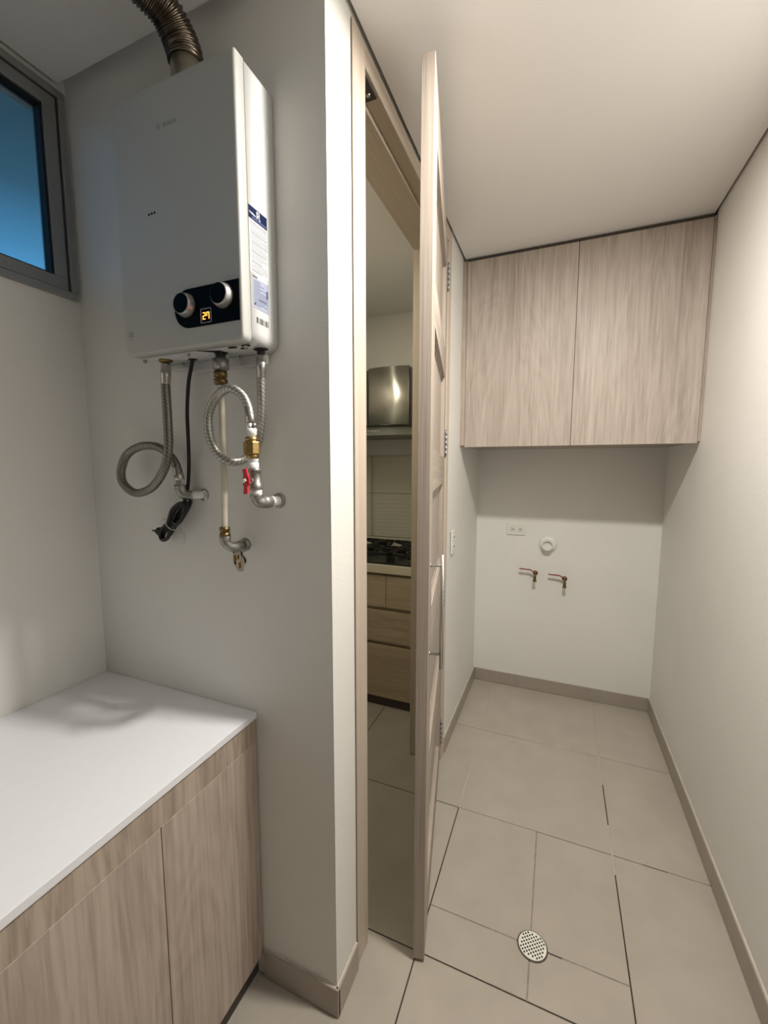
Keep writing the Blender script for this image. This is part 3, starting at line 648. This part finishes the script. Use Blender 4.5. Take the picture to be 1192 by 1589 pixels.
# power cord with its tied bundle
bm = new(); sweep(bm, resample(smooth_path([(-0.8715, .832, 1.774), (-0.880, .833, 1.750), (-0.893, .835, 1.715), (-0.908, .840, 1.642), (-0.922, .852, 1.559), (-0.936, .862, 1.490), (-0.948, .863, 1.43), (-0.975, .860, 1.37), (-1.005, .855, 1.33)], 8), .006), .0047, 10); t = obj('power_cord', bm, 'cord', wh, label='black power cord tied in a bundle')
A_ = Vector((-0.921, .838, 1.405)); B_ = Vector((-1.030, .853, 1.302)); ax_ = (B_-A_).normalized(); sd_ = ax_.cross(Vector((0, 1, 0))).normalized()
bm = new(); rn = random.Random(5)
mid = A_+(B_-A_)*.66
for k in range(5):
    w0 = .023-.004*k+rn.uniform(-.002, .002); dy = -.009+.005*k; a = A_+ax_*rn.uniform(-.006, .012); b = B_+ax_*rn.uniform(-.022, .016)
    off = Vector((0, dy, 0)); loop = []
    for i in range(40):
        th_ = 2*math.pi*i/40; c = (a+b)/2 + (b-a)/2*math.cos(th_); f_ = (c-A_).dot(ax_)/(B_-A_).length
        pinch = min(1.0, .35+abs(f_-.66)*2.2)
        loop.append(c+sd_*(w0*math.sin(th_)*pinch)+off)
    loop.append(loop[0].copy()); sweep(bm, loop, .0046, 9)
obj('bundle', bm, 'cord', t)
bm = new()
ring_ = [mid+sd_*.0175*math.cos(q)+Vector((0, .0175, 0))*math.sin(q) for q in [2*math.pi*i/24 for i in range(25)]]; sweep(bm, ring_, .0013, 8)
sweep(bm, smooth_path([mid+sd_*-.017, mid+sd_*-.017+Vector((.022, -.004, -.006)), Vector((-0.952, .848, 1.318)), Vector((-0.951, .852, 1.294)), Vector((-0.966, .856, 1.288))], 6), .0009, 6)
sweep(bm, smooth_path([mid+sd_*.012, Vector((-1.024, .852, 1.352)), Vector((-1.040, .856, 1.351))], 6), .0009, 6)
obj('wire_tie', bm, 'wire', t)
bm = new(); pe_ = B_+Vector((-.018, 0, .012)); box(bm, (-.012, -.008, -.009), (.012, .008, .009), 0.003, 2)
bmesh.ops.rotate(bm, verts=bm.verts, cent=(0, 0, 0), matrix=Matrix.Rotation(math.radians(35), 3, 'Y')); bmesh.ops.translate(bm, verts=bm.verts, vec=pe_)
cyl(bm, pe_+Vector((-.008, .004, 0)), pe_+Vector((-.026, .004, .004)), .0022, .002, n=8); cyl(bm, pe_+Vector((-.008, -.004, 0)), pe_+Vector((-.026, -.004, .004)), .0022, .002, n=8)
obj('plug', bm, 'cord', t)

# chipped hole in the plaster below the gas elbow
bm = new(); pts = [(-.804, 1.272), (-.795, 1.276), (-.783, 1.281), (-.774, 1.277), (-.771, 1.262), (-.762, 1.252), (-.764, 1.240), (-.770, 1.233), (-.772, 1.222), (-.785, 1.217), (-.797, 1.224), (-.800, 1.245)]
prism(bm, [(x_, YM+.001, z_) for x_, z_ in pts], (0, -.0022, 0))
pc = obj('wall_patch', bm, 'plaster', loc=(-.785, YM, 1.25)); tag(pc, 'small chipped patch of bare plaster with rusty stains below the gas elbow', 'wall patch')
bm = new()
for q_ in (((-.803, 1.262), (-.795, 1.264), (-.793, 1.250), (-.797, 1.243), (-.802, 1.248)), ((-.786, 1.243), (-.779, 1.246), (-.778, 1.230), (-.785, 1.226)), ((-.789, 1.263), (-.784, 1.264), (-.785, 1.252), (-.789, 1.253))):
    prism(bm, [(x_, YM-.001, z_) for x_, z_ in q_], (0, -.0016, 0))
obj('rust_stain', bm, 'ochre', pc)
bm = new()
for q_ in (((-.801, 1.247), (-.797, 1.246), (-.794, 1.240), (-.796, 1.236), (-.800, 1.240)), ((-.772, 1.264), (-.769, 1.262), (-.760, 1.252), (-.762, 1.244), (-.765, 1.245), (-.765, 1.252)), ((-.804, 1.2705), (-.784, 1.280), (-.774, 1.277), (-.772, 1.262), (-.775, 1.262), (-.777, 1.274), (-.784, 1.277), (-.803, 1.268))):
    prism(bm, [(x_, YM-.0011, z_) for x_, z_ in q_], (0, -.0017, 0))
obj('crack', bm, 'hole', pc)

# ------------------------------------------------------------------ fixtures on the back wall
t = thing('power_outlet', (-0.240, YB, 1.09), 'white double power outlet on the back wall under the cabinet', 'outlet')
bm = new(); box(bm, (-0.298, YB-.009, 1.053), (-0.180, YB-.0005, 1.131), 0.003, 2); obj('cover_plate', bm, 'plastic', t)
for cx_ in (-0.263, -0.215):
    bm = new(); box(bm, (cx_-.017, YB-.012, 1.075), (cx_+.017, YB-.008, 1.109), 0.003, 2); sk = obj('socket', bm, 'plastic', t)
    bm = new(); box(bm, (cx_-.009, YB-.0126, 1.096), (cx_-.003, YB-.0115, 1.0985)); box(bm, (cx_+.0035, YB-.0126, 1.096), (cx_+.0105, YB-.0115, 1.0985)); box(bm, (cx_-.009, YB-.0126, 1.0855), (cx_-.003, YB-.0115, 1.088)); box(bm, (cx_-.001, YB-.0126, 1.0855), (cx_+.001, YB-.0115, 1.098))
    cyl(bm, (cx_+.008, YB-.0115, 1.0875), (cx_+.008, YB-.0126, 1.0875), .0032, n=10); obj('slots', bm, 'slot', sk)
t = thing('drain_outlet', (-0.042, YB, 1.003), 'round white drain pipe stub with rosette in the back wall', 'drain pipe')
bm = new(); lathe(bm, (-0.042, YB-.0005, 1.003), (-0.042, YB-.1, 1.003), [(0, .056), (.004, .055), (.012, .045), (.013, .034)], 36); obj('rosette', bm, 'pvc', t)
bm = new(); a = Vector((-0.042, YB-.008, 1.003)); n = 32; rs = []
for yy, r_ in ((0, .0335), (.045, .0335), (.047, .032), (.047, .0285), (.020, .0285)):
    rs.append([bm.verts.new((a.x+r_*math.cos(2*math.pi*i/n), a.y-yy, a.z+r_*math.sin(2*math.pi*i/n))) for i in range(n)])
for p_, q_ in zip(rs, rs[1:]):
    for i in range(n): f = bm.faces.new((p_[i], p_[(i+1) % n], q_[(i+1) % n], q_[i])); f.smooth = False
pp = obj('pipe_stub', bm, 'pvc', t)
bm = new(); cyl(bm, (a.x, a.y-.020, a.z), (a.x, a.y-.030, a.z), .0284, n=32); obj('plug', bm, 'pvc', pp)
def bib(x, z, lab):
    t = thing('water_tap', (x, YB, z), lab, 'tap', 'lever taps on the back wall')
    bm = new(); lathe(bm, (x, YB+.001, z+.022), (x, YB-.1, z+.022), [(0, .017), (.004, .015), (.0045, .0085), (.048, .0085)], 18)
    sweep(bm, smooth_path([(x, YB-.045, z+.022), (x, YB-.056, z+.020), (x, YB-.062, z+.010), (x, YB-.062, z-.014)], 6), .0085, 14)
    obj('body', bm, 'brassdark', t)
    bm = new(); lathe(bm, (x, YB-.062, z-.012), (x, YB-.062, z-.1), [(0, .0115), (.009, .0115), (.010, .009)], 16); obj('spout_ring', bm, 'brassdark', t)
    bm = new(); cyl(bm, (x, YB-.045, z+.028), (x, YB-.045, z+.040), .0075, n=14); obj('stem', bm, 'brassdark', t)
    bm = new(); pl = [(x+.006, z+.042), (x-.010, z+.042), (x-.030, z+.053), (x-.098, z+.055), (x-.098, z+.050), (x-.031, z+.048), (x-.010, z+.036), (x+.006, z+.036)]
    prism(bm, [(px, YB-.052, pz) for px, pz in pl], (0, .013, 0)); obj('lever', bm, 'redhandle', t, label='dark red lever')
    return t
bib(-0.110, 0.785, 'left of two brass lever taps on the back wall, below the outlet')
bib(0.068, 0.764, 'right of two brass lever taps on the back wall, below the drain stub')
# loose wall plate beside the door
t = thing('wall_socket', (XH, 2.135, 1.113), 'white socket plate low on the wall right behind the open door', 'socket')
bm = new(); box(bm, (XH+.0035, 2.100, 1.052), (XH+.011, 2.170, 1.172), 0.0025, 2); obj('cover_plate', bm, 'plastic', t)
bm = new(); box(bm, (XH-.0005, 2.106, 1.060), (XH+.0036, 2.164, 1.166)); obj('back_box', bm, 'slot', t)
for z in (1.087, 1.137):
    bm = new(); box(bm, (XH+.010, 2.118, z-.016), (XH+.0135, 2.152, z+.016), 0.003, 2); sk = obj('socket', bm, 'plastic', t)
    bm = new(); box(bm, (XH+.013, 2.127, z-.006), (XH+.0142, 2.131, z+.006)); box(bm, (XH+.013, 2.139, z-.006), (XH+.0142, 2.143, z+.006)); obj('slots', bm, 'slot', sk)

# ------------------------------------------------------------------ floor drain
dcx, dcy, dr_ = -0.012, 1.256, 0.0425
t = thing('floor_drain', (dcx, dcy, 0), 'round off-white perforated drain cover in the floor tiles', 'drain')
bm = new(); n = 40; R0, R1 = dr_+.0035, dr_-.003
cyl(bm, (dcx, dcy, -.0048), (dcx, dcy, 0.0009), R0, n=40); obj('well', bm, 'kick', t, label='dark rim of the well')
# cover: grid cells with square holes, rim filled by boolean of a disc
cb = bmesh.new(); cyl(cb, (0, 0, .0010), (0, 0, .0042), dr_, dr_-.0012, n=48)
me = bpy.data.meshes.new('c'); cb.to_mesh(me); cb.free(); co = bpy.data.objects.new('c', me); COL.objects.link(co)
kb_ = bmesh.new(); pit = .0088; ang = math.radians(38)
for i in range(-5, 6):
    for j in range(-5, 6):
        x_, y_ = i*pit, j*pit
        if math.hypot(x_, y_) > dr_-.0062: continue
        if (i+5*j) % 17 == 3 and math.hypot(x_, y_) < .02 and False: continue
        X_ = x_*math.cos(ang)-y_*math.sin(ang); Y_ = x_*math.sin(ang)+y_*math.cos(ang)
        cyl(kb_, (X_, Y_, .0022), (X_, Y_, .01), .0030, n=8)
me2 = bpy.data.meshes.new('k'); kb_.to_mesh(me2); kb_.free(); ko = bpy.data.objects.new('k', me2); COL.objects.link(ko)
md = co.modifiers.new('b', 'BOOLEAN'); md.object = ko; md.operation = 'DIFFERENCE'; md.solver = 'EXACT'
me2.materials.append(M['hole']); me.materials.append(M['drainw'])
try: md.material_mode = 'TRANSFER'
except Exception: pass
dg = bpy.context.evaluated_depsgraph_get(); dm = bpy.data.meshes.new_from_object(co.evaluated_get(dg))
bpy.data.objects.remove(co); bpy.data.objects.remove(ko)
co = bpy.data.objects.new('cover', dm); COL.objects.link(co); co.parent = t

# ------------------------------------------------------------------ kitchen seen through the doorway
Yk = 2.30; KX0, KX1 = -1.378, -0.662
kc = thing('kitchen_cabinet', (-1.02, 2.58, 0), 'light oak kitchen base unit with drawers seen through the doorway', 'cabinet')
obj('body', boxes(((KX0, Yk+.024, .055), (KX1, YB-.002, .858))), 'wood_kit', kc)
obj('kick_board', boxes(((KX0, Yk+.012, .001), (KX1, Yk+.023, .0545))), 'kick', kc)
sp = [KX0, -0.938, KX1]
for a, b in zip(sp, sp[1:]):
    obj('drawer_front', boxes(((a+.0015, Yk, .646), (b-.0015, Yk+.018, .842)), bev=.0008), 'wood_kit', kc)
for a, b in ((KX0, KX1),):
    for z0_, z1_ in ((.424, .621), (.062, .400)):
        obj('drawer_front', boxes(((a+.0015, Yk, z0_), (b-.0015, Yk+.018, z1_)), bev=.0008), 'wood_kit', kc)
bm = new(); box(bm, (KX0, Yk-.014, .860), (KX1, YB-.002, .910), .002, 2)
tag(obj('kitchen_worktop', bm, 'kcounter', loc=(-1.02, 2.58, .86)), 'cream kitchen worktop carrying the gas cooktop', 'worktop')
ck = thing('gas_cooktop', (-1.08, 2.57, .910), 'gas cooktop with black cast iron grates on the cream worktop', 'cooktop')
cx0, cx1, cy0, cy1 = -1.370, -0.700, 2.315, 2.80
bm = new(); box(bm, (cx0, cy0, .9102), (cx1, cy1, .917), .002, 2); obj('base_plate', bm, 'ctop', ck)
bm = new(); box(bm, (cx0-.003, cy0-.006, .9102), (cx1+.003, cy0+.003, .921), .001, 1); obj('front_trim', bm, 'iron', ck)
for bx_, by_ in ((-1.258, 2.44), (-1.258, 2.68), (-0.814, 2.44), (-0.814, 2.68), (-1.036, 2.56)):
    bm = new(); lathe(bm, (bx_, by_, .917), (bx_, by_, 1), [(0, .042), (.006, .040), (.0065, .030), (.014, .030)], 24); bu = obj('burner', bm, 'ctop', ck)
    bm = new(); lathe(bm, (bx_, by_, .931), (bx_, by_, 1), [(0, .034), (.006, .033), (.008, .025)], 24); obj('burner_cap', bm, 'iron', bu)
for gx0, gx1 in ((-1.365, -1.150), (-1.143, -0.928), (-0.921, -0.706)):
    bm = new(); zt_, s_ = .978, .0095; gy0, gy1 = cy0+.012, cy1-.012
    for a, b in (((gx0, gy0, zt_-.018), (gx1, gy0+2*s_, zt_)), ((gx0, gy1-2*s_, zt_-.018), (gx1, gy1, zt_)), ((gx0, gy0, zt_-.018), (gx0+2*s_, gy1, zt_)), ((gx1-2*s_, gy0, zt_-.018), (gx1, gy1, zt_)),
                 ((gx0, (gy0+gy1)/2-s_, zt_-.018), (gx1, (gy0+gy1)/2+s_, zt_))): box(bm, a, b, .0015, 1)
    for cx_, cy_ in ((gx0, gy0), (gx1-2*s_, gy0), (gx0, gy1-2*s_), (gx1-2*s_, gy1-2*s_), (gx0, (gy0+gy1)/2-s_), (gx1-2*s_, (gy0+gy1)/2-s_)):
        box(bm, (cx_-.001, cy_-.001, .917), (cx_+2*s_+.001, cy_+2*s_+.001, zt_-.010), .001, 1)
    gm = (gx0+gx1)/2
    for by_ in ((gy0*3+gy1)/4, (gy0+gy1*3)/4):
        for dx_, dy_ in ((1, 0), (-1, 0), (0, 1), (0, -1)):
            far = (gx1-gx0)/2-.004 if dx_ else (gy1-gy0)/4-.004
            pr = [(far, zt_-.018), (far, zt_), (far*.55, zt_+.010), (.030, zt_+.010), (.026, zt_), (far*.5, zt_-.006)]
            if dx_: prism(bm, [(gm+dx_*q_, by_-s_, z_) for q_, z_ in pr], (0, 2*s_, 0))
            else: prism(bm, [(gm-s_, by_+dy_*q_, z_) for q_, z_ in pr], (2*s_, 0, 0))
        
    obj('grate', bm, 'iron', ck)
# splashback tiles with wavy relief
bm = new(); box(bm, (KX0, YB-.004, .91), (KX1, YB+.0005, 1.585)); sb = struct('splashback', bm, 'splashgrout')
bm = new(); box(bm, (KX0, YB-.010, .9105), (KX1, YB-.004, .978), .001, 1); obj('upstand', bm, 'splash', sb)
def wavy(x0_, x1_, z0_, z1_):
    bm = new(); nx, nz = 14, 72; rows = []
    for j in range(nz+1):
        z_ = z0_+(z1_-z0_)*j/nz; row = []
        for i in range(nx+1):
            x_ = x0_+(x1_-x0_)*i/nx
            d_ = .0011*(0.5+0.5*math.sin(z_*2*math.pi/.0285+.9*math.sin(x_*7)+.5*math.sin(x_*17+z_*9)))
            row.append(bm.verts.new((x_, YB-.0065-d_, z_)))
        rows.append(row)
    for r0, r1 in zip(rows, rows[1:]):
        for i in range(nx): f = bm.faces.new((r0[i], r0[i+1], r1[i+1], r1[i])); f.smooth = True
    edge = rows[0]+[r[-1] for r in rows[1:]]+list(reversed(rows[-1][:-1]))+[r[0] for r in reversed(rows[1:-1])]
    back = [bm.verts.new((v.co.x, YB-.003, v.co.z)) for v in edge]; m_ = len(edge)
    for i in range(m_): bm.faces.new((edge[i], edge[(i+1) % m_], back[(i+1) % m_], back[i]))
    obj('tile', bm, 'splash', sb)
for x0_, x1_ in ((-1.376, -1.2925), (-1.2895, -0.692)):
    wavy(x0_, x1_, .981, 1.3025); wavy(x0_, x1_, 1.3055, 1.583)
# range hood
hd = thing('range_hood', (-1.09, YB, 1.70), 'stainless steel range hood with curved chimney above the cooktop', 'range hood')
Yh = 2.56
def arc_front(x0_, x1_, yb, yf, sag, n=20):
    pts = [(x0_, yb), ]
    for i in range(n+1):
        u_ = i/n; pts.append((x0_+(x1_-x0_)*u_, yf+sag*(2*u_-1)**2))
    pts.append((x1_, yb)); return pts
hc0, hc1 = -1.200, -0.907
bm = new(); prism(bm, [(x_, y_, 1.765) for x_, y_ in arc_front(hc0, hc1, YB-.002, 2.60, .022)], (0, 0, .385))
for f in bm.faces:
    if abs(f.normal.z) < .5 and abs(f.normal.x) < .9: f.smooth = True
obj('chimney', bm, 'hoodsteel', hd)
for a, b in ((hc0-.016, hc0-.002), (hc1+.002, hc1+.016)): obj('side_trim', boxes(((a, 2.632, 1.765), (b, YB-.002, 2.14))), 'hooddark', hd)
bm = new(); prism(bm, [(x_, y_, 1.749) for x_, y_ in arc_front(-1.372, -0.702, YB-.002, 2.41, .16, 28)], (0, 0, .010)); vi = obj('visor', bm, 'hoodgrey', hd)
bm = new(); A2 = arc_front(-1.372, -0.702, YB-.002, 2.408, .16, 28)[1:-1]
sweep(bm, [Vector((x_, y_, 1.754)) for x_, y_ in A2], .006, 8); obj('visor_edge', bm, 'hooddark', vi)
bm = new(); prism(bm, [(x_, y_, 1.698) for x_, y_ in arc_front(-1.365, -0.71, YB-.002, 2.43, .14, 28)], (0, 0, .050)); hp_ = obj('control_body', bm, 'hoodgrey', hd)
bm = new()
for k in range(5):
    bm = new(); cyl(bm, (-1.11+k*.016, 2.436, 1.724), (-1.11+k*.016, 2.428, 1.724), .0035, n=10); obj('button', bm, 'plastic', hp_)

# ------------------------------------------------------------------ lamps (their fixtures sit above the frame)
t = thing('ceiling_lamp', (0.10, 1.015, CZ), 'round flush ceiling lamp over the passage', 'lamp')
bm = new(); lathe(bm, (0.10, 1.015, CZ), (0.10, 1.015, 2.4), [(0, .085), (.010, .085), (.014, .080)], 40); obj('ring', bm, 'plastic', t)
